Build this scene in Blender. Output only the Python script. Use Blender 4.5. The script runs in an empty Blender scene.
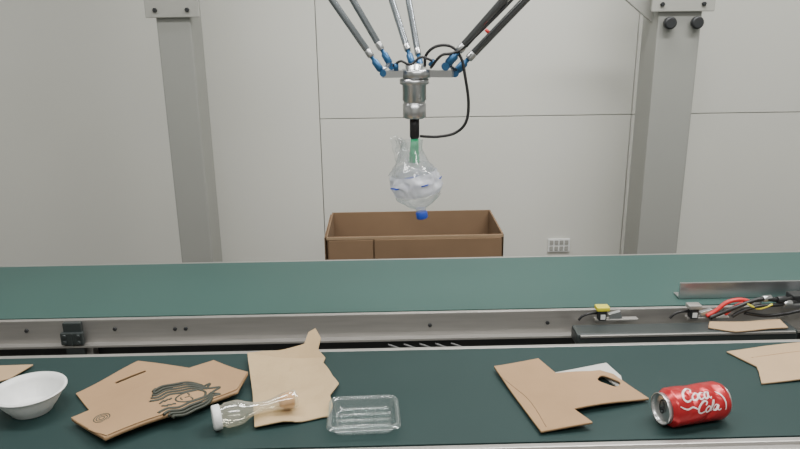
import bpy, bmesh, math, random
from mathutils import Vector, Matrix, noise
random.seed(4)
sc=bpy.context.scene
COL=sc.collection

# ------------------------------------------------------------ materials
def srgb(r,g,b):
    def c(v):
        v/=255.0
        return v/12.92 if v<=0.04045 else ((v+0.055)/1.055)**2.4
    return (c(r),c(g),c(b),1)
def mat(name,col,rough=.5,metal=0,n_scale=0,n_amt=0.0,bump=0.0,stretch=(1,1,1),spec=.5,r_var=0.0,alpha=None,coat=0):
    m=bpy.data.materials.new(name); m.use_nodes=True
    nt=m.node_tree; N=nt.nodes; L=nt.links; b=N['Principled BSDF']
    b.inputs['Base Color'].default_value=col; b.inputs['Roughness'].default_value=rough
    b.inputs['Metallic'].default_value=metal; b.inputs['Specular IOR Level'].default_value=spec
    b.inputs['Coat Weight'].default_value=coat
    if n_scale:
        tc=N.new('ShaderNodeTexCoord'); mp=N.new('ShaderNodeMapping'); mp.inputs['Scale'].default_value=stretch
        no=N.new('ShaderNodeTexNoise'); no.inputs['Scale'].default_value=n_scale; no.inputs['Detail'].default_value=6
        L.new(tc.outputs['Object'],mp.inputs['Vector']); L.new(mp.outputs[0],no.inputs['Vector'])
        cr=N.new('ShaderNodeMix'); cr.data_type='RGBA'
        lo=[max(0,c*(1-n_amt)) for c in col[:3]]+[1]; hi=[min(1,c*(1+n_amt)) for c in col[:3]]+[1]
        cr.inputs[6].default_value=lo; cr.inputs[7].default_value=hi
        L.new(no.outputs['Fac'],cr.inputs[0]); L.new(cr.outputs[2],b.inputs['Base Color'])
        if r_var:
            mr=N.new('ShaderNodeMapRange'); mr.inputs[3].default_value=rough-r_var; mr.inputs[4].default_value=rough+r_var
            L.new(no.outputs['Fac'],mr.inputs[0]); L.new(mr.outputs[0],b.inputs['Roughness'])
        if bump:
            bp=N.new('ShaderNodeBump'); bp.inputs['Strength'].default_value=bump; bp.inputs['Distance'].default_value=.002
            L.new(no.outputs['Fac'],bp.inputs['Height']); L.new(bp.outputs[0],b.inputs['Normal'])
    return m
def clear(name,tint=(.95,.97,.98,1),base=.06,haze=.08,rough=.08,edge=.55,hz=(.85,.88,.9,1)):
    m=bpy.data.materials.new(name); m.use_nodes=True
    nt=m.node_tree; N=nt.nodes; L=nt.links; N.clear()
    out=N.new('ShaderNodeOutputMaterial'); tr=N.new('ShaderNodeBsdfTransparent'); tr.inputs[0].default_value=tint
    gl=N.new('ShaderNodeBsdfGlossy'); gl.inputs['Roughness'].default_value=rough
    df=N.new('ShaderNodeBsdfTranslucent'); df.inputs[0].default_value=hz
    d2=N.new('ShaderNodeBsdfDiffuse'); d2.inputs[0].default_value=hz
    ad=N.new('ShaderNodeMixShader'); ad.inputs[0].default_value=.6
    L.new(df.outputs[0],ad.inputs[1]); L.new(d2.outputs[0],ad.inputs[2])
    lw=N.new('ShaderNodeLayerWeight'); lw.inputs[0].default_value=.35
    mr=N.new('ShaderNodeMapRange'); mr.inputs[3].default_value=base; mr.inputs[4].default_value=edge
    L.new(lw.outputs['Facing'],mr.inputs[0])
    m1=N.new('ShaderNodeMixShader'); L.new(mr.outputs[0],m1.inputs[0]); L.new(tr.outputs[0],m1.inputs[1]); L.new(gl.outputs[0],m1.inputs[2])
    m2=N.new('ShaderNodeMixShader'); m2.inputs[0].default_value=haze
    L.new(m1.outputs[0],m2.inputs[1]); L.new(ad.outputs[0],m2.inputs[2]); L.new(m2.outputs[0],out.inputs[0])
    return m
M={}
M['wall']=mat('wall_panel_paint',srgb(207,207,200),.30,0,1.2,.03,0,spec=.45,r_var=.05)
M['seam']=mat('seam_dark',srgb(140,140,138),.8)
M['side']=mat('side_wall_paint',srgb(190,190,186),.6,0,2,.03)
M['ceil']=mat('ceiling_paint',srgb(215,215,212),.8,0,2,.02)
M['floor']=mat('concrete_floor',srgb(105,105,101),.45,0,3,.15,.2,r_var=.1)
M['col']=mat('column_paint',srgb(143,144,139),.45,0,6,.03,.05)
M['plate']=mat('bracket_paint',srgb(155,155,149),.45,0,6,.04)
M['steel']=mat('brushed_steel',(.46,.445,.425,1),.40,.75,9,.16,.05,stretch=(1,14,14),r_var=.06)
M['steel2']=mat('machined_steel',(.50,.51,.52,1),.28,.95,20,.08)
M['rod']=mat('rod_alloy',(.30,.33,.36,1),.26,.85,20,.08)
M['rodd']=mat('rod_carbon',(.14,.145,.15,1),.25,.8,30,.2)
M['beltr']=mat('belt_pvc_glare_lit',(.040,.090,.080,1),.5,0,2.5,.10,.05,spec=.33,r_var=.05)  # same PVC as front belt; grazing glare painted in as a lighter base colour
M['beltf']=mat('belt_pvc_no_glare',(.0145,.034,.033,1),.55,0,3,.14,.05,spec=.28,r_var=.05)  # same PVC as rear belt, darker copy without the painted glare
M['dark']=mat('dark_metal',(.03,.032,.034,1),.45,.3,10,.2)
M['bar']=mat('grey_green_metal',(.045,.054,.054,1),.4,.3,10,.2)
M['black']=mat('black_rubber',(.012,.012,.013,1),.45,0,20,.2)
M['cable']=mat('grey_cable',(.10,.10,.10,1),.5,0,20,.2)
M['blue']=mat('blue_anodised',(.03,.11,.24,1),.35,.5,20,.1)
M['blueb']=mat('blue_plastic',(.02,.07,.50,1),.4,0,20,.05)
M['green']=mat('green_silicone',(.01,.36,.15,1),.4,0,20,.08)
M['red']=mat('red_plastic',(.6,.03,.03,1),.4,0,20,.08)
M['yellow']=mat('yellow_plastic',(.65,.60,.05,1),.45,0,20,.08)
M['kraft']=mat('kraft_board',(.315,.195,.100,1),.8,0,14,.14,.15)
M['kraft2']=mat('kraft_light',(.39,.27,.155,1),.8,0,14,.12,.15)
M['paper']=mat('tan_paper',(.42,.305,.170,1),.85,0,10,.18,.3)
M['carton']=mat('carton_board',(.20,.125,.070,1),.85,0,5,.25,.1)
M['tape']=mat('packing_tape',(.30,.21,.13,1),.4,0,8,.1)
M['white']=mat('white_plastic',(.70,.71,.70,1),.35,0,5,.02)
M['whitep']=mat('white_paper',(.48,.48,.45,1),.7,0,12,.06)
M['ink']=mat('dark_ink',(.03,.035,.025,1),.6,0,30,.1)
M['canred']=mat('can_red_lacquer',(.40,.018,.024,1),.28,.35,25,.12,.2)
M['canw']=mat('can_white_print',(.68,.58,.58,1),.35,.1,20,.04)
M['alu']=mat('can_aluminium',(.55,.55,.55,1),.3,.9,20,.1)
M['orange']=mat('orange_plastic',(.62,.32,.10,1),.4,0,20,.1)
M['pet']=clear('pet_plastic',base=.10,haze=.13,rough=.12,edge=.6)
M['pet2']=clear('yellowed_plastic',tint=(.96,.95,.87,1),base=.14,haze=.16,rough=.12,edge=.6,hz=(.85,.82,.70,1))
M['tray']=clear('tray_plastic',tint=(.88,.94,.93,1),base=.08,haze=.06,rough=.15,edge=.42)
M['label']=clear('bottle_label',tint=(.8,.82,.88,1),base=.10,haze=.75,rough=.3,hz=(.86,.87,.93,1))

# ------------------------------------------------------------ helpers
def link(o,parent=None):
    COL.objects.link(o)
    if parent: o.parent=parent
    return o
def empty(name,loc=(0,0,0)):
    e=bpy.data.objects.new(name,None); e.empty_display_size=.05; COL.objects.link(e); return e
def obj(name,bm,m,parent=None,smooth=False):
    me=bpy.data.meshes.new(name)
    bmesh.ops.recalc_face_normals(bm,faces=bm.faces)
    bm.to_mesh(me); bm.free()
    for x in (m if isinstance(m,(list,tuple)) else [m]): me.materials.append(x)
    if smooth:
        for p in me.polygons: p.use_smooth=True
    return link(bpy.data.objects.new(name,me),parent)
def merge(bm,t,mi=0):
    vm={v:bm.verts.new(v.co) for v in t.verts}
    for f in t.faces:
        try: nf=bm.faces.new([vm[v] for v in f.verts]); nf.material_index=mi; nf.smooth=f.smooth
        except ValueError: pass
    t.free()
def addbox(bm,x0,x1,y0,y1,z0,z1,bev=0,rot=None,mi=0):
    t=bmesh.new()
    bmesh.ops.create_cube(t,size=1,matrix=Matrix.Translation(((x0+x1)/2,(y0+y1)/2,(z0+z1)/2))@Matrix.Diagonal((x1-x0,y1-y0,z1-z0,1)))
    if bev: bmesh.ops.bevel(t,geom=t.edges[:],offset=bev,segments=2,affect='EDGES',profile=.6)
    if rot:
        c=Vector(((x0+x1)/2,(y0+y1)/2,(z0+z1)/2))
        bmesh.ops.rotate(t,verts=t.verts,cent=c,matrix=rot)
    merge(bm,t,mi)
def box(name,x0,x1,y0,y1,z0,z1,m,parent=None,bev=.002,rot=None):
    bm=bmesh.new(); addbox(bm,x0,x1,y0,y1,z0,z1,bev,rot); return obj(name,bm,m,parent)
def frame(d):
    d=d.normalized(); a=Vector((0,0,1)) if abs(d.z)<.9 else Vector((1,0,0))
    s=d.cross(a).normalized(); t=s.cross(d).normalized(); return s,t
def addlathe(bm,p0,p1,prof,n=32,mi=0,fn=None,cap=True,flat=None):
    """prof: list of (t along axis in metres, radius)"""
    p0=Vector(p0); d=(Vector(p1)-p0).normalized(); s,t=frame(d)
    rings=[]
    for (h,r) in prof:
        ring=[]
        for i in range(n):
            a=2*math.pi*i/n
            rr=r*(fn(h,a) if fn else 1)
            co=p0+d*h+(s*math.cos(a)+t*math.sin(a))*rr
            ring.append(bm.verts.new(co))
        rings.append(ring)
    for k in range(len(rings)-1):
        for i in range(n):
            f=bm.faces.new((rings[k][i],rings[k][(i+1)%n],rings[k+1][(i+1)%n],rings[k+1][i])); f.material_index=mi; f.smooth=True
    if cap:
        for ring in (rings[0],rings[-1]):
            f=bm.faces.new(ring); f.material_index=mi
def cyl(name,p0,p1,r,m,parent=None,n=24,r2=None):
    bm=bmesh.new(); L=(Vector(p1)-Vector(p0)).length
    r2=r if r2 is None else r2; b=min(r,L)*.08
    addlathe(bm,p0,p1,[(0,r-b),(b,r),(L-b,r2),(L,r2-b)],n)
    return obj(name,bm,m,parent)
def lathe(name,p0,p1,prof,m,parent=None,n=32,fn=None,cap=True):
    bm=bmesh.new(); addlathe(bm,p0,p1,prof,n,0,fn,cap); return obj(name,bm,m,parent)
def catmull(pts,k=8,cyc=False):
    P=[Vector(p) for p in pts]; n=len(P); out=[]
    rng=n if cyc else n-1
    for i in range(rng):
        if cyc: a,b,c,d=P[(i-1)%n],P[i],P[(i+1)%n],P[(i+2)%n]
        else: a,b,c,d=P[max(i-1,0)],P[i],P[i+1],P[min(i+2,n-1)]
        for j in range(k):
            t=j/k
            out.append(.5*((2*b)+(c-a)*t+(2*a-5*b+4*c-d)*t*t+(3*b-a-3*c+d)*t**3))
    if not cyc: out.append(P[-1])
    return out
def addtube(bm,pts,r,n=10,mi=0,smooth=True,k=8):
    P=catmull(pts,k) if smooth else [Vector(p) for p in pts]
    rings=[]; up=None
    for i,p in enumerate(P):
        d=(P[min(i+1,len(P)-1)]-P[max(i-1,0)]).normalized()
        if up is None: s,t=frame(d)
        else:
            s=(up-d*up.dot(d)).normalized(); t=d.cross(s)
        up=s
        rings.append([bm.verts.new(p+(s*math.cos(2*math.pi*j/n)+t*math.sin(2*math.pi*j/n))*r) for j in range(n)])
    for a,b in zip(rings,rings[1:]):
        for j in range(n):
            f=bm.faces.new((a[j],a[(j+1)%n],b[(j+1)%n],b[j])); f.smooth=True; f.material_index=mi
    for q in (rings[0],rings[-1]):
        f=bm.faces.new(q); f.material_index=mi
def tube(name,pts,r,m,parent=None,smooth=True,n=10):
    bm=bmesh.new(); addtube(bm,pts,r,n,0,smooth); return obj(name,bm,m,parent)
def sheet(name,outer,z,th,m,parent=None,holes=(),warp=None,step=.015):
    cu=bpy.data.curves.new(name,'CURVE'); cu.dimensions='2D'; cu.fill_mode='BOTH'; cu.extrude=th/2
    for poly in [outer]+list(holes):
        sp=cu.splines.new('POLY'); sp.points.add(len(poly)-1)
        for i,p in enumerate(poly): sp.points[i].co=(p[0],p[1],0,1)
        sp.use_cyclic_u=True
    tmp=bpy.data.objects.new('tmp',cu); COL.objects.link(tmp)
    dg=bpy.context.evaluated_depsgraph_get(); me=bpy.data.meshes.new_from_object(tmp.evaluated_get(dg))
    bpy.data.objects.remove(tmp)
    bm=bmesh.new(); bm.from_mesh(me); bpy.data.meshes.remove(me)
    bmesh.ops.remove_doubles(bm,verts=bm.verts,dist=1e-6)
    if warp:
        xs=[v.co.x for v in bm.verts]; ys=[v.co.y for v in bm.verts]
        x=min(xs)+step
        while x<max(xs):
            bmesh.ops.bisect_plane(bm,geom=bm.verts[:]+bm.edges[:]+bm.faces[:],plane_co=(x,0,0),plane_no=(1,0,0)); x+=step
        y=min(ys)+step
        while y<max(ys):
            bmesh.ops.bisect_plane(bm,geom=bm.verts[:]+bm.edges[:]+bm.faces[:],plane_co=(0,y,0),plane_no=(0,1,0)); y+=step
    for v in bm.verts:
        v.co.z+=z+th/2+(warp(v.co.x,v.co.y) if warp else 0)
    me=bpy.data.meshes.new(name)
    bmesh.ops.recalc_face_normals(bm,faces=bm.faces); bm.to_mesh(me); bm.free()
    me.materials.append(m)
    return link(bpy.data.objects.new(name,me),parent)
def rrect(cx,cy,w,h,r,n=6,ang=0):
    out=[]
    for (sx,sy,a0) in ((1,1,0),(-1,1,90),(-1,-1,180),(1,-1,270)):
        for i in range(n+1):
            a=math.radians(a0+90*i/n)
            out.append((sx*(w/2-r)+r*math.cos(a),sy*(h/2-r)+r*math.sin(a)))
    c,s=math.cos(ang),math.sin(ang)
    return [(cx+x*c-y*s,cy+x*s+y*c) for x,y in out]
def bolts(bm,pts,r=.006,mi=0,axis=(0,-1,0),h=.004):
    for p in pts:
        p=Vector(p); addlathe(bm,p,p+Vector(axis),[(-.002,r),(h*.7,r),(h,r*.8)],6,mi)

# ------------------------------------------------------------ room
XL,XR,YF,YB,ZC=-2.6,3.0,-1.8,2.9,2.8
box('floor',XL-.1,XR+.1,YF-.1,YB+.1,-.1,0,M['floor'],bev=0)
box('ceiling',XL-.1,XR+.1,YF-.1,YB+.1,ZC,ZC+.1,M['ceil'],bev=0)
bm=bmesh.new()
addbox(bm,XL-.1,XR+.1,YB+.010,YB+.1,0,ZC,0,mi=1)
g=.0016
for (x0,x1,z0,z1) in ((XL,-.265,0,ZC),(-.265,1.03,0,1.068),(-.265,1.03,1.068,ZC),(1.03,XR,0,1.068),(1.03,XR,1.068,ZC)):
    addbox(bm,x0+g,x1-g,YB,YB+.014,z0+g,z1-g,.0015)
obj('wall_back',bm,[M['wall'],M['seam']])
box('wall_left',XL-.1,XL,YF,YB,0,ZC,M['side'],bev=0)
box('wall_right',XR,XR+.1,YF,YB,0,ZC,M['side'],bev=0)
box('wall_front',XL-.1,XR+.1,YF-.1,YF,0,ZC,M['side'],bev=0)
bm=bmesh.new(); addbox(bm,XL,XR,YB-.012,YB,0,.08,.002)
obj('baseboard_back',bm,M['plate'])

e=empty('wall_socket')
box('plate',.707,.803,YB-.010,YB,.472,.532,M['white'],e,.003)
for k in range(2):
    for i in range(4): box('key_%d_%d'%(k,i),.713+.022*i,.729+.022*i,YB-.013,YB-.008,.479+.027*k,.499+.027*k,M['plate'],e,.002)

# ------------------------------------------------------------ columns
def column(name,x0,x1):
    e=empty(name)
    box('post',x0,x1,2.5,2.65,0.012,2.36,M['col'],e,.006)
    box('foot_plate',x0-.04,x1+.04,2.46,2.69,0,.012,M['col'],e,.002)
    box('bracket_plate',x0-.03,x1+.035,2.485,2.5,1.475,1.66,M['plate'],e,.003)
    bm=bmesh.new()
    bolts(bm,[(x0+.005,2.485,1.50),(x1-.005,2.485,1.50),(x0+.005,2.485,1.62),(x1-.005,2.485,1.62)],.008,h=.008)
    obj('bolts',bm,M['dark'],e)
    return e
e=column('steel_column',-.770,-.652)
e=column('steel_column.001',.953,1.106)
for i,x in enumerate((.988,1.082)):
    lathe('knob_%d'%i,(x,2.5,1.438),(x,2.4,1.438),[(0,.012),(.012,.012),(.014,.021),(.028,.021),(.032,.016)],M['dark'],e)
bm=bmesh.new()
t=[(.80,1.56),(.953,1.44),(.953,1.56)]
vs=[[bm.verts.new((x,y,z)) for x,z in t] for y in (2.55,2.57)]
bm.faces.new(vs[0]); bm.faces.new(vs[1])
for i in range(3): bm.faces.new((vs[0][i],vs[0][(i+1)%3],vs[1][(i+1)%3],vs[1][i]))
obj('gusset',bm,M['plate'],e)

# ------------------------------------------------------------ conveyors
def conveyor(name,y0,y1,beltm,xa,xb,legs,side):
    e=empty(name)
    bm=bmesh.new(); R=.032; prof=[]
    for i in range(13):
        a=math.radians(-90-180*i/12); prof.append((xa+R*math.cos(a),.8-R+R*math.sin(a)))
    for i in range(13):
        a=math.radians(90-180*i/12); prof.append((xb+R*math.cos(a),.8-R+R*math.sin(a)))
    A=[bm.verts.new((x,y0,z)) for x,z in prof]; B=[bm.verts.new((x,y1,z)) for x,z in prof]
    n=len(prof)
    for i in range(n): bm.faces.new((A[i],A[(i+1)%n],B[(i+1)%n],B[i]))
    bm.faces.new(A); bm.faces.new(B)
    obj('belt',bm,beltm,e)
    for s,nm in ((-1,'front'),(1,'back')):
        ye=y0 if s<0 else y1
        bm=bmesh.new()
        yy=sorted((ye+s*.002,ye+s*.014)); addbox(bm,xa-.03,xb+.03,yy[0],yy[1],.735,.799,.002)
        yy=sorted((ye+s*.002,ye+s*.030)); addbox(bm,xa-.03,xb+.03,yy[0],yy[1],.735,.741,.001)
        if side=='f':
            yy=sorted((ye+s*.010,ye+s*.026)); addbox(bm,xa-.03,xb+.03,yy[0],yy[1],.787,.793,.001)
        obj('rail_'+nm,bm,M['steel'],e)
    bm=bmesh.new()
    for x in legs:
        for y in (y0-.01,y1-.02):
            addbox(bm,x-.02,x+.02,y,y+.03,0,.74,.003)
        addbox(bm,x-.015,x+.015,y0,y1,.30,.33,.002)
        addbox(bm,x-.015,x+.015,y0,y1,.69,.72,.002)
    obj('legs',bm,M['steel'],e)
    return e
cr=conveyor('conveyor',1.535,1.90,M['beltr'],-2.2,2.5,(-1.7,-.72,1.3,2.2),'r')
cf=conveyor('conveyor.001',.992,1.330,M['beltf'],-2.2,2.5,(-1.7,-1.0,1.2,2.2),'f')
bm=bmesh.new()
bolts(bm,[(x,1.521,z) for x,z in ((-.845,.775),(-.64,.775),(-.50,.772),(-.475,.772),(.10,.768),(.38,.768),(1.18,.765),(-1.1,.77))],.0050)
obj('rail_bolts',bm,M['dark'],cr)
bm=bmesh.new()
for x in (.50,.55,.72,.77,.94): addbox(bm,x-.010,x+.010,1.505,1.5212,.772,.778,.001)
obj('mounting_tabs',bm,M['steel'],cr)
bm=bmesh.new()
addbox(bm,-.755,-.713,1.508,1.521,.700,.797,.002); addbox(bm,-.760,-.708,1.500,1.512,.745,.775,.002)
addbox(bm,-.735,-.731,1.497,1.503,.745,.775,.001)
bolts(bm,[(x,1.500,z) for x in (-.750,-.718) for z in (.752,.768)],.005)
addbox(bm,-.750,-.718,1.490,1.514,.640,.70,.002)
obj('splice_bracket',bm,M['bar'],cr)
bm=bmesh.new()
addbox(bm,-2.1,.30,1.70,1.72,.60,.63,.002)
addbox(bm,-2.1,2.4,1.47,1.478,.690,.699,.002)
obj('cable_duct',bm,M['steel'],cr)
bm=bmesh.new()
addbox(bm,-2.1,2.4,1.56,1.60,.58,.72,.003)
obj('under_tray',bm,M['dark'],cr)
bm=bmesh.new()
for k in range(5):
    x=.0+k*.037
    addtube(bm,[(x,1.50,.730),(x+.05,1.49,.715),(x+.11,1.49,.70),(x+.2,1.50,.712)],.0026,8)
addtube(bm,[(-2.0,1.48,.71),(-1.2,1.48,.702),(-.6,1.48,.71),(-.1,1.48,.70),(.4,1.48,.71)],.004,8)
obj('loose_cables',bm,M['cable'],cr)
bm=bmesh.new()
addbox(bm,-2.2,2.5,1.358,1.364,.74,.790,.002)
obj('guard_strip',bm,M['dark'],cf)
bm=bmesh.new()
addbox(bm,-2.2,2.5,.925,.962,.770,.778,.002); addbox(bm,-2.2,2.5,.925,.931,.70,.778,.002)
obj('front_channel',bm,M['steel'],cf)
bm=bmesh.new()
for x in (.10,.35,.60,.68,.95): addbox(bm,x,x+.028,.936,.950,.7775,.7792,.0005)
obj('channel_slots',bm,M['black'],cf)

# ------------------------------------------------------------ carton
def carton(name,x0,x1,y0,y1,z0,z1):
    e=empty(name); t=.006
    bm=bmesh.new()
    addbox(bm,x0,x1,y0,y0+t,z0,z1,.001); addbox(bm,x0,x1,y1-t,y1,z0,z1,.001)
    addbox(bm,x0,x0+t,y0,y1,z0,z1,.001); addbox(bm,x1-t,x1,y0,y1,z0,z1,.001)
    addbox(bm,x0,x1,y0,y1,z0,z0+t,.001)
    obj('walls',bm,M['carton'],e)
    bm=bmesh.new(); xm=x0+.165
    addbox(bm,x0+.01,xm-.003,y0-.006,y0-.002,z1-.16,z1-.012,.001)
    addbox(bm,xm+.003,x1-.01,y0-.007,y0-.002,z1-.17,z1-.010,.001,rot=Matrix.Rotation(math.radians(1.2),3,'X'))
    addbox(bm,x0-.006,x0-.002,y0+.01,y1-.01,z1-.15,z1-.004,.001)
    obj('flaps',bm,M['carton'],e)
    bm=bmesh.new()
    addbox(bm,x0+.002,x1-.002,y0-.003,y0-.0005,z1-.010,z1-.001,.0005)
    obj('tape',bm,M['tape'],e)
    return e
carton('cardboard_box',-.208,.407,2.30,2.62,0,.745)

# ------------------------------------------------------------ delta robot
rb=empty('delta_robot')
Y=1.45; cx=.063
lathe('spindle',(cx,Y,1.268),(cx,Y,1.40),[(0,.020),(.003,.024),(.030,.024),(.031,.0225),(.036,.0225),(.037,.0245),(.068,.0245),(.070,.030),(.080,.030),(.082,.018),(.11,.018)],M['steel2'],rb)
lathe('stem',(cx,Y,1.215),(cx,Y,1.27),[(0,.008),(.012,.008),(.013,.010),(.038,.010),(.039,.010),(.055,.010)],M['black'],rb,n=20)
lathe('suction_cup',(cx-.001,Y,1.176),(cx,Y,1.22),[(0,.0125),(.004,.010),(.009,.012),(.013,.0095),(.018,.0115),(.023,.009),(.03,.0095),(.05,.008)],M['green'],rb,n=24)
bm=bmesh.new()
addlathe(bm,(cx+.005,Y,1.350),(cx+.005,Y,1.5),[(0,.028),(.003,.032),(.015,.032),(.018,.028)],24)
ends=[(-.002,1.44,1.367),(.068,1.50,1.372),(.140,1.43,1.366)]
for ex,ey,ez in ends:
    d=Vector((ex-cx,ey-Y,0)); a=math.atan2(d.y,d.x); L=d.length
    t=bmesh.new(); bmesh.ops.create_cube(t,size=1,matrix=Matrix.Translation((cx,Y,1.359))@Matrix.Rotation(a,4,'Z')@Matrix.Translation((L/2,0,0))@Matrix.Diagonal((L,.022,.014,1)))
    merge(bm,t)
obj('platform',bm,M['steel2'],rb)
def rodpair(tag,b1,b2,t1,t2,r,m):
    b1,b2,t1,t2=map(Vector,(b1,b2,t1,t2))
    bm=bmesh.new()
    for b,t in ((b1,t1),(b2,t2)):
        L=(t-b).length
        addlathe(bm,b,t,[(.03,r*.55),(.045,r*.6),(.05,r),(L-.05,r),(L-.045,r*.6),(L,r*.6)],16)
    obj('rod_'+tag,bm,m,rb)
    bm=bmesh.new()
    for b,t in ((b1,t1),(b2,t2)):
        d=(t-b).normalized()
        addlathe(bm,b,t,[(0,r*.8),(.004,r*1.05),(.022,r*1.05),(.026,r*.6),(.034,r*.6)],16)
        addlathe(bm,b-d*.006+Vector((0,-.008,0)),b-d*.006+Vector((0,.01,0)),[(0,r*1.0),(.016,r*1.0)],14)
    obj('joint_'+tag,bm,M['blue'],rb)
    bm=bmesh.new(); addtube(bm,[b1,b2],.005,12,0,False); addtube(bm,[t1,t2],.009,12,0,False)
    for b,t in ((b1,t1),(b2,t2)):
        addlathe(bm,b,t,[(.033,r*.9),(.036,r*1.02),(.046,r*1.02),(.05,r*.9)],16)
    obj('yoke_'+tag,bm,M['steel2'],rb)
    return (t1+t2)/2
eA=rodpair('left',(-.004,1.425,1.367),(.014,1.460,1.378),(-.455,1.50,2.02),(-.36,1.58,2.02),.0068,M['rod'])
eB=rodpair('rear',(.060,1.475,1.376),(.078,1.490,1.366),(-.14,1.95,2.03),(-.02,1.99,2.03),.0068,M['rod'])
eC=rodpair('right',(.128,1.425,1.378),(.150,1.455,1.362),(.70,1.36,2.02),(.79,1.41,2.02),.0080,M['rodd'])
bc=Vector((.12,1.58,2.30))
lathe('base_plate',bc,bc+Vector((0,0,1)),[(0,.20),(.006,.206),(.03,.206),(.036,.20)],M['plate'],rb,n=48)
bm=bmesh.new()
for i,eb in enumerate((eA,eB,eC)):
    d=(eb-bc); d.z=0; d.normalize(); root=bc+d*.14+Vector((0,0,-.06))
    s=Vector((-d.y,d.x,0))
    addlathe(bm,root-s*.07,root+s*.07,[(0,.045),(.004,.05),(.136,.05),(.14,.045)],24)
    addlathe(bm,root,eb,[(0,.03),((eb-root).length,.018)],16)
obj('motors_and_upper_arms',bm,M['plate'],rb)
bm=bmesh.new()
addtube(bm,[(.084,1.44,1.372),(.086,1.435,1.395),(.105,1.43,1.412),(.135,1.43,1.412),(.155,1.425,1.39),(.164,1.42,1.35),(.171,1.42,1.300),(.166,1.42,1.262),(.145,1.425,1.240),(.110,1.43,1.232),(.074,1.44,1.232)],.0030,10)
addtube(bm,[(.02,1.43,1.375),(.035,1.425,1.385),(.055,1.425,1.378),(.075,1.425,1.392),(.098,1.425,1.385)],.0026,8)
addtube(bm,[(.095,1.43,1.37),(.115,1.42,1.395),(.14,1.42,1.40),(.17,1.415,1.42),(.30,1.41,1.55),(.55,1.40,1.83),(.70,1.37,2.0)],.003,8)
obj('air_hoses',bm,M['black'],rb)
bm=bmesh.new()
addlathe(bm,(.200,1.398,1.439),(.204,1.398,1.443),[(0,.0045),(.006,.0045)],12)
obj('hose_clip',bm,M['red'],rb)
bm=bmesh.new()
for p,q in (((.094,1.435,1.375),(.102,1.43,1.385)),((.026,1.43,1.366),(.026,1.43,1.380))):
    L=(Vector(q)-Vector(p)).length; addlathe(bm,p,q,[(0,.005),(L,.005)],12)
obj('hose_fittings',bm,M['blue'],rb)

e=empty('robot_gantry')
box('cross_beam',-.80,1.14,2.50,2.65,2.36,2.48,M['col'],e,.006)
box('carrier_beam',.02,.22,1.3,2.50,2.337,2.46,M['col'],e,.006)

# ------------------------------------------------------------ bottle held by the suction cup
e=empty('plastic_bottle')
def crush(h,a):
    X,Yc=math.cos(a),math.sin(a)
    v=noise.noise(Vector((X*1.6,Yc*1.6,h*30)))
    w_=abs(noise.noise(Vector((X*2.8+5,Yc*2.8,h*60))))
    k=min(1,h/.035)
    return 1+k*(.16*v-.32*w_)
p0=(.079,Y,1.052); p1=(.058,Y,1.178)
prof=[(.010,.0105),(.02,.0105),(.025,.014),(.028,.020),(.032,.028),(.037,.035),(.042,.041),(.047,.0455),(.052,.049),(.057,.0485),(.062,.051),(.068,.052),(.074,.0525),(.080,.052),(.085,.052),(.090,.050),(.094,.0505),(.098,.0495),(.102,.048),(.106,.046),(.110,.044),(.114,.041),(.118,.036),(.121,.028),(.1235,.010)]
lathe('body',p0,p1,prof,M['pet'],e,n=72,fn=crush,cap=True)
lathe('label',p0,p1,[(h,r*1.025) for h,r in prof if .054<h<.104],M['label'],e,n=72,fn=crush,cap=False)
lathe('label_band',p0,p1,[(h,.0540) for h in (.0815,.083,.0845)],M['blueb'],e,n=72,fn=lambda h,a: crush(h,a)*(1.02 if math.sin(a*5)>.5 else .88),cap=False)
lathe('cap',p0,p1,[(0,.0105),(.002,.0125),(.014,.0125),(.016,.011)],M['blueb'],e,n=28)
def tear(h,a): return 1+.30*noise.noise(Vector((math.cos(a)*2,math.sin(a)*2,h*50)))
lathe('torn_wall',(.060,Y,1.152),(.054,Y,1.26),[(0,.047),(.008,.044),(.016,.039),(.024,.034),(.034,.029),(.044,.025),(.052,.022),(.062,.0215),(.070,.023)],M['pet'],e,n=48,fn=tear,cap=False)
bm=bmesh.new()
for k in range(2):
    g0=[]
    for i in range(11):
        row=[]
        for j in range(7):
            u_=i/10; v_=j/6
            x=.046-.008*k-.014*u_+(v_-.5)*.028*(1-.5*abs(u_-.4)**1.5)+.008*noise.noise(Vector((u_*3,v_*3,k)))
            z=1.175+u_*.065*(.85+.3*noise.noise(Vector((v_*3,k,1))))+.006*noise.noise(Vector((u_*3,v_*4,k+7)))
            y=Y-.012+.012*k+.016*noise.noise(Vector((u_*4,v_*3,k+3)))
            row.append(bm.verts.new((x,y,z)))
        g0.append(row)
    for i in range(10):
        for j in range(6):
            f=bm.faces.new((g0[i][j],g0[i+1][j],g0[i+1][j+1],g0[i][j+1])); f.smooth=True
obj('torn_film',bm,M['pet'],e)

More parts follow.
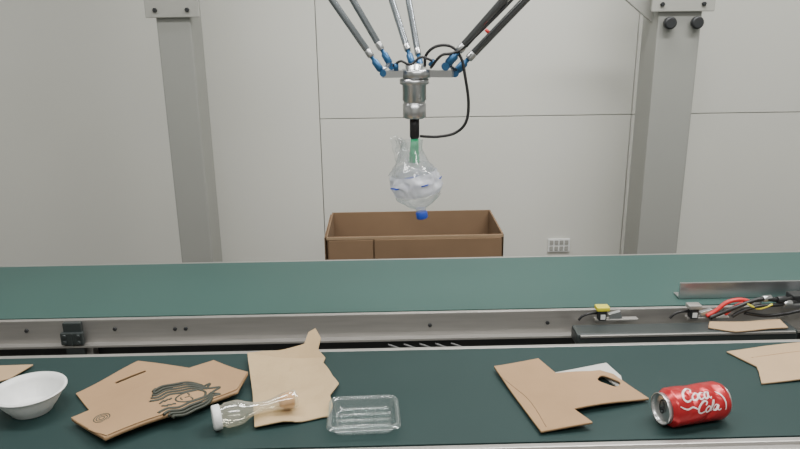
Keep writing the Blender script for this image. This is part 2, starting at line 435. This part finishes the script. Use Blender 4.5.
# ------------------------------------------------------------ equipment on the rear conveyor rail
e=empty('blow_off_bar')
bm=bmesh.new()
addbox(bm,.425,.928,1.425,1.480,.750,.781,.006)
obj('housing',bm,M['bar'],e)
bm=bmesh.new(); addbox(bm,.432,.920,1.421,1.427,.774,.7795,.001); obj('edge_strip',bm,M['steel'],e)
bm=bmesh.new()
for x in (.46,.84): addbox(bm,x-.012,x+.012,1.478,1.504,.752,.766,.002)
obj('mounts',bm,M['steel'],e)
def sensor(name,x,ytop,e=None):
    e=e or empty(name); S=-.016
    box(name+'_bracket_foot',x-.015,x+.085,1.505+S,1.505,.7815,.787,M['steel'],e,.001)
    box(name+'_bracket_arm',x-.004,x+.010,1.512+S,1.520+S,.784,.80,M['steel'],e,.001)
    box(name+'_bracket_plate',x+.018,x+.046,1.507+S,1.518+S,.784,.803,M['steel2'],e,.001,Matrix.Rotation(math.radians(-18),3,'Y'))
    box(name+'_body',x-.010,x+.009,1.500+S,1.520+S,.786,.812,M['dark'],e,.003)
    box(name+'_top',x-.016,x+.015,1.498+S,1.522+S,.810,.820,ytop,e,.003)
    box(name+'_label',x-.006,x+.005,1.4985+S,1.5005+S,.790,.802,M['white'],e,.0003)
    tube(name+'_cable',[(x-.010,1.515+S,.80),(x-.03,1.51+S,.801),(x-.045,1.51+S,.795),(x-.054,1.51+S,.785)],.003,M['black'],e)
    return e
sensor('photo_sensor',.500,M['yellow'])
e=empty('guide_plate')
box('plate',.712,1.30,1.570,1.576,.801,.842,M['steel2'],e,.001)
box('flange',.712,1.30,1.576,1.605,.801,.805,M['steel2'],e,.001)
e=empty('pneumatic_valve')
sensor('inductive',.715,M['steel'],e)
box('manifold',.93,1.12,1.500,1.545,.8005,.812,M['steel2'],e,.002)
box('valve_block',.955,1.00,1.505,1.54,.812,.83,M['dark'],e,.003)
box('valve_block_b',1.02,1.07,1.505,1.54,.812,.832,M['steel2'],e,.003)
tube('red_hose',[(.745,1.49,.790),(.765,1.49,.803),(.79,1.49,.824),(.82,1.49,.830),(.85,1.49,.822)],.0050,M['red'],e)
tube('red_hose_b',[(.785,1.485,.795),(.80,1.485,.810),(.825,1.485,.824)],.0045,M['red'],e)
tube('black_hose',[(.750,1.485,.788),(.775,1.485,.799),(.81,1.48,.817),(.86,1.485,.832),(.91,1.49,.828),(.96,1.515,.820)],.0050,M['black'],e)
tube('black_hose_b',[(.80,1.48,.792),(.82,1.48,.805),(.86,1.48,.817),(.91,1.485,.818),(.965,1.51,.815)],.0045,M['black'],e)
tube('black_hose_c',[(.83,1.482,.800),(.88,1.482,.792),(.93,1.485,.795),(.98,1.49,.802),(1.06,1.495,.81)],.004,M['black'],e)
tube('yellow_wire',[(.83,1.478,.825),(.86,1.478,.812),(.89,1.478,.822)],.0025,M['yellow'],e)
for i,(x,z) in enumerate(((.905,.829),(.92,.818),(.845,.821),(.87,.832))):
    cyl('fitting_%d'%i,(x,1.487,z),(x+.022,1.492,z),.008,M['steel2'] if i else M['dark'],e,16)
sheet('cardboard_shard',[(.728,1.440),(.745,1.472),(.83,1.468),(.91,1.474),(.905,1.43),(.86,1.428),(.78,1.418)],.7815,.003,M['kraft2'],None,warp=lambda x,y:.001+.001*math.sin(x*30))

# ------------------------------------------------------------ items on the front belt
e=empty('plastic_bowl')
prof=[(0,.030),(.001,.034),(.004,.035),(.006,.037),(.02,.047),(.034,.055),(.041,.0585),(.042,.0625),(.0435,.0625),(.0435,.0575),(.034,.0535),(.02,.0455),(.008,.036),(.005,.033),(.004,.0)]
bm=bmesh.new(); addlathe(bm,(-.640,1.126,.8005),(-.640,1.126,1),prof[:-1]+[(.004,.001)],64,fn=lambda h,a:1+.008*math.cos(a*24)*(1 if .006<h<.036 else 0))
obj('shell',bm,M['white'],e)
sheet('cardboard_scrap',[(-.90,1.30),(-.715,1.288),(-.735,1.235),(-.80,1.20),(-.92,1.22)],.8005,.003,M['kraft2'],warp=lambda x,y:.002+.002*math.sin(x*25))

e=empty('kraft_paper_bag')
sheet('lower_panel',[(-.582,1.173),(-.503,1.283),(-.36,1.245),(-.30,1.20),(-.44,1.05),(-.523,1.100)],.801,.004,M['kraft'],e,
      holes=[rrect(-.497,1.222,.060,.009,.004,4,math.radians(38))],warp=lambda x,y:.004+.004*math.sin((x+y)*18))
def wz(x,y): return .006+.10*max(0,(y-1.0))*.25+.004*math.sin(x*26)
up=[(-.546,1.071),(-.345,1.258),(-.269,1.210),(-.276,1.145),(-.462,1.002)]
sheet('upper_panel',up,.806,.007,M['kraft'],e,warp=wz)
sheet('upper_sheet',[(-.500,1.028),(-.445,1.085),(-.330,1.215),(-.269,1.207),(-.277,1.147),(-.460,1.004)],.8135,.002,M['kraft'],e,warp=wz)
def onpanel(x,y): return .8135+.0017+wz(x,y)
bm=bmesh.new()
def stroke(pts,w=.0016,lift=0.0,zf=onpanel):
    P=catmull([(x,y,0) for x,y in pts],6)
    addtube(bm,[(p.x,p.y,zf(p.x,p.y)+lift) for p in P],w,6,0,False)
# crowned long-haired figure: face in the middle, broad wavy strands of hair around it
O=Vector((-.358,1.118)); U=Vector((.80,.60)); V=Vector((-.60,.80))
def L2(a,b): q=O+U*a+V*b; return (q.x,q.y)
W=.0026
for sgn in (-1,1):
    for k in range(4 if sgn<0 else 5):
        o=.018+.0085*k
        stroke([L2(-.062+.006*k,sgn*(o+.004)),L2(-.044,sgn*(o-.001)),L2(-.026,sgn*(o+.005)),L2(-.006,sgn*(o)),L2(.014,sgn*(o*.92)),L2(.030-.001*k,sgn*(o*.74)),L2(.040-.001*k,sgn*(o*.45))],W)
    stroke([L2(.003,sgn*.004),L2(.005,sgn*.008),L2(.003,sgn*.011)],.0016)
    for k in range(3): stroke([L2(-.050+.009*k,sgn*(.004+.002*k)),L2(-.040+.007*k,sgn*.010)],.0020)
stroke([L2(.022,-.013),L2(-.002,-.0145),L2(-.018,-.008),L2(-.022,0),L2(-.018,.008),L2(-.002,.0145),L2(.022,.013)],.0018)
stroke([L2(.006,0),L2(-.006,.001)],.0012)
stroke([L2(-.012,-.004),L2(-.013,0),L2(-.012,.004)],.0014)
stroke([L2(.034,-.018),L2(.050,-.022),L2(.041,-.009),L2(.060,0),L2(.041,.009),L2(.050,.022),L2(.034,.018)],.0026)
stroke([L2(.024,-.014),L2(.032,0),L2(.024,.014)],.0024)
obj('printed_artwork',bm,M['ink'],e)
bm=bmesh.new()
def z2(x,y): return .8125+wz(x,y)
c=(-.490,1.062)
for r_ in (.013,.009,.0045):
    P=[(c[0]+r_*math.cos(t),c[1]+r_*math.sin(t)) for t in [i*math.pi/8 for i in range(17)]]
    stroke(P,.0012,0,z2)
obj('printed_roundel',bm,M['ink'],e)

def wp(x,y):
    d=max(0,(y-1.29))*1.0
    return .004+.003*math.sin(x*40+y*15)+d*.9+.08*max(0,-.25-x)+.004*noise.noise(Vector((x*30,y*30,0)))
sheet('torn_paper_board',[(-.286,1.296),(-.23,1.305),(-.172,1.312),(-.164,1.330),(-.150,1.334),(-.138,1.318),(-.143,1.302),(-.128,1.288),(-.130,1.262),(-.112,1.22),(-.094,1.178),(-.108,1.14),(-.100,1.105),(-.106,1.077),(-.16,1.058),(-.228,1.043),(-.250,1.15)],.801,.003,M['paper'],warp=wp)

e=empty('small_plastic_bottle')
a0=Vector((-.298,1.045,.8245)); a1=Vector((-.158,1.098,.8295))
lathe('cap',a0,a1,[(0,.0185),(.002,.0210),(.013,.0210),(.014,.019)],M['white'],e,n=40,fn=lambda h,a:1+.02*math.cos(a*20))
lathe('shell',a0,a1,[(.013,.0180),(.018,.0180),(.022,.0215),(.042,.0215),(.050,.0200),(.058,.016),(.067,.0120),(.078,.0090),(.092,.0085),(.103,.0100),(.112,.0125),(.120,.0145),(.140,.0160),(.145,.014)],M['pet2'],e,n=36,fn=lambda h,a:1+.06*noise.noise(Vector((math.cos(a),math.sin(a),h*60))),cap=False)
lathe('orange_end',a0,a1,[(.114,.0085),(.121,.0125),(.134,.0142),(.139,.0135),(.140,.009)],M['orange'],e,n=30)

e=empty('plastic_food_tray')
tc_=Vector((-.044,1.060)); w,hh=.122,.104
bm=bmesh.new(); rings=[]
ang=math.radians(2)
for (ins,z) in ((-.001,.818),(.003,.8225),(.006,.8225),(.008,.819),(.012,.803),(.016,.8012)):
    rings.append([bm.verts.new((x,y,z)) for x,y in rrect(tc_.x,tc_.y,w-2*ins,hh-2*ins,.014,6,ang)])
n=len(rings[0])
for a_,b_ in zip(rings,rings[1:]):
    for i in range(n):
        f=bm.faces.new((a_[i],a_[(i+1)%n],b_[(i+1)%n],b_[i])); f.smooth=True
bm.faces.new(rings[-1])
obj('shell',bm,M['tray'],e)
bm=bmesh.new()
for k in range(5):
    y=1.025+k*.0175
    addtube(bm,[(-.088,y,.8035),(-.044,y+.0015,.8045),(.0,y+.003,.8035)],.0022,8)
for k in (.35,.65):
    x=-.104+.122*k
    addtube(bm,[(x,1.02,.804),(x,1.10,.804)],.0018,8,0,False)
P=rrect(tc_.x,tc_.y,w-.006,hh-.006,.014,6,ang)
addtube(bm,[(x,y,.8225) for x,y in P+[P[0]]],.0014,6,0,False)
obj('ribs',bm,M['tray'],e)

e=empty('cardboard_carrier')
wc=lambda x,y:.003+.004*math.sin(x*22)+.05*max(0,y-1.15)
sheet('back_sheet',[(.300,1.16),(.306,1.203),(.372,1.222),(.431,1.240),(.444,1.19),(.43,1.12),(.34,1.09)],.801,.002,M['whitep'],e,warp=lambda x,y:.002+.04*max(0,y-1.15),
   holes=[rrect(.414,1.163,.056,.036,.010,5,math.radians(-38))])
sheet('front_sheet',[(.207,1.231),(.250,1.240),(.297,1.248),(.318,1.190),(.385,1.193),(.405,1.198),(.428,1.186),(.466,1.104),(.320,1.067),(.340,1.022),(.251,1.009)],.8045,.004,M['kraft'],e,warp=wc,
   holes=[rrect(.411,1.160,.040,.028,.010,5,math.radians(-38))])
bm=bmesh.new()
stroke([(.215,1.19),(.25,1.11),(.262,1.02)],.0007,0,lambda x,y:.8045+.004+wc(x,y))
obj('crease',bm,M['carton'],e)

e=empty('cardboard_sheet')
wd=lambda x,y:.003+.003*math.sin(x*16)
sheet('board',[(.694,1.285),(.78,1.300),(.90,1.312),(1.02,1.316),(1.04,1.18),(.90,1.172),(.777,1.164),(.698,1.155),(.716,1.20),(.722,1.22)],.801,.0035,M['kraft2'],e,warp=wd)
bm=bmesh.new()
stroke([(.73,1.255),(.85,1.27),(1.0,1.275)],.0007,0,lambda x,y:.801+.0035+wd(x,y))
obj('crease',bm,M['kraft'],e)

# drinks can
e=empty('drink_can')
c0=Vector((.457,1.030,.8325)); c1=Vector((.457+.120,1.030+.026,.8325)); ax=(c1-c0).normalized()
def gs(a,m_,s): return math.exp(-((((a-m_+math.pi)%(2*math.pi))-math.pi)/s)**2)
s_,t_=frame(c1-c0)
canR=.0325
def ang_of(v): return math.atan2(Vector(v).dot(t_),Vector(v).dot(s_))
AT=ang_of((0,-.3,.95)); AF=ang_of((0,-.9,.4))
def dent(h,a):
    v=0
    v-=.15*math.exp(-((h-.060)/.012)**2)*gs(a,AT+.4,.45)
    v-=.13*math.exp(-((h-.092)/.010)**2)*gs(a,AT,.5)
    v-=.12*math.exp(-((h-.075-.01*math.sin(a*3))/.006)**2)*gs(a,AF,.9)
    v-=.09*math.exp(-((h-.035-.008*math.sin(a*2))/.005)**2)*gs(a,AF+.5,.7)
    v+=.02*noise.noise(Vector((math.cos(a)*2.5,math.sin(a)*2.5,h*50)))
    return 1+v
def canprof(h):
    pts=[(0,.0255),(.006,.0262),(.014,canR),(.106,canR),(.114,.029),(.120,.0245)]
    for (a,ra),(b,rb_) in zip(pts,pts[1:]):
        if a<=h<=b: return ra+(rb_-ra)*(h-a)/(b-a)
    return canR
bm=bmesh.new()
addlathe(bm,c0,c1,[(h,canprof(h)) for h in [.006+.108*i/54 for i in range(55)]],72,0,dent,cap=False)
obj('body',bm,M['canred'],e)
lathe('lid',c0,c1,[(.0062,.0262),(.002,.0262),(.0,.0270),(-.002,.0268),(-.002,.0255),(.001,.0245),(.005,.0235),(.004,.020),(.004,.002)],M['alu'],e,n=48)
lathe('base',c0,c1,[(.1139,.029),(.119,.0245),(.1205,.023),(.119,.021),(.113,.012),(.112,.001)],M['alu'],e,n=48)
bm=bmesh.new()
q=c0+ax*.002
pp=[q+t_*(.012*math.cos(k))+s_*(.006*math.sin(k))-ax*.0005+t_*.004 for k in [i*math.pi/8 for i in range(17)]]
addtube(bm,pp,.0012,6,0,False)
addlathe(bm,q-ax*.0015,q,[(0,.003),(.003,.003)],12)
obj('pull_tab',bm,M['dark'],e)
tgt=Vector((0,-.74,.66)); AC=ang_of(tgt)
up_=Vector((0,.6,.8)); dd=-s_*math.sin(AC)+t_*math.cos(AC); SG=1 if dd.dot(up_)>0 else -1
def wrap(u_,v_,lift=.0002):
    a=AC+v_/canR*SG
    r=canprof(u_)*dent(u_,a)+lift
    return c0+ax*u_+(s_*math.cos(a)+t_*math.sin(a))*r
bm=bmesh.new()
def wstroke(pts,w):
    P=catmull([(x,y,0) for x,y in pts],6)
    L=[];Rr=[]
    for i,p in enumerate(P):
        d=(P[min(i+1,len(P)-1)]-P[max(i-1,0)]).normalized(); nn=Vector((-d.y,d.x,0))
        tt=i/(len(P)-1); ww=w*(.55+.45*math.sin(math.pi*tt))
        L.append(bm.verts.new(wrap(p.x+nn.x*ww,p.y+nn.y*ww,.0006))); Rr.append(bm.verts.new(wrap(p.x-nn.x*ww,p.y-nn.y*ww,.0006)))
    for i in range(len(P)-1): bm.faces.new((L[i],L[i+1],Rr[i+1],Rr[i]))
def sl(pts,ox,oy,sx=1,sy=1): return [(ox+(x+.25*y)*sx,oy+y*sy) for x,y in pts]
Cc=[(.017,.014),(.019,.020),(.012,.023),(.003,.014),(.002,.003),(.009,-.002),(.018,.002)]
oo=[(.006,.011),(.001,.007),(.001,.001),(.005,-.001),(.009,.002),(.010,.008),(.006,.011),(.003,.010)]
cc=[(.009,.009),(.006,.011),(.001,.006),(.002,.0),(.006,-.001),(.011,.002)]
aa=[(.009,.010),(.004,.011),(.0,.005),(.002,-.001),(.006,.001),(.009,.010),(.0085,.002),(.012,-.001),(.015,.002)]
ll=[(.0,.003),(.006,.014),(.008,.022),(.004,.020),(.001,.004),(.004,-.001),(.008,.002)]
x=.024
for g_,adv,w in ((Cc,.019,.0019),(oo,.011,.0016),(cc,.011,.0016),(aa,.016,.0016)):
    wstroke(sl(g_,x,.002),w); x+=adv
x=.046
for g_,adv,w in ((Cc,.018,.0016),(oo,.011,.0014),(ll,.009,.0014),(aa,.016,.0014)):
    wstroke(sl(g_,x,-.020,.85,.75),w); x+=adv*.85
wstroke([(.016,-.006),(.028,-.012),(.040,-.010),(.050,-.016)],.0014)
wstroke([(.090,.012),(.097,.004),(.101,-.010),(.100,-.022)],.0012)
obj('printed_script',bm,M['canw'],e)

# ------------------------------------------------------------ lights
def area(name,loc,sx,sy,power,rot=(0,0,0),col=(1,.985,.955)):
    l=bpy.data.lights.new(name,'AREA'); l.shape='RECTANGLE'; l.size=sx; l.size_y=sy; l.energy=power; l.color=col
    o=bpy.data.objects.new(name,l); o.location=loc; o.rotation_euler=rot; COL.objects.link(o); return o
area('ceiling_light',(-.9,1.3,2.76),1.6,.3,34)
area('ceiling_light.001',(1.2,1.3,2.76),1.6,.3,56)
area('ceiling_light.002',(.2,-.4,2.76),2.4,.5,60)
area('ceiling_light.003',(.5,2.1,2.76),1.4,.2,32)
w=bpy.data.worlds.new('world'); w.use_nodes=True; w.node_tree.nodes['Background'].inputs[0].default_value=(.8,.82,.85,1); w.node_tree.nodes['Background'].inputs[1].default_value=.3
sc.world=w

# ------------------------------------------------------------ camera
a=math.radians(1.2); t=math.radians(16.55); ro=math.radians(0.68)
f=Vector((math.sin(a)*math.cos(t),math.cos(a)*math.cos(t),-math.sin(t)))
r0=Vector((math.cos(a),-math.sin(a),0)); u0=r0.cross(f)
r=r0*math.cos(ro)-u0*math.sin(ro); u=u0*math.cos(ro)+r0*math.sin(ro)
cd=bpy.data.cameras.new('camera'); cd.sensor_width=36; cd.lens=700/800*36; cd.clip_start=.02
cam=bpy.data.objects.new('camera',cd); COL.objects.link(cam)
m=Matrix((r,u,-f)).transposed().to_4x4(); m.translation=Vector((0,0,1.47)); cam.matrix_world=m
sc.camera=cam
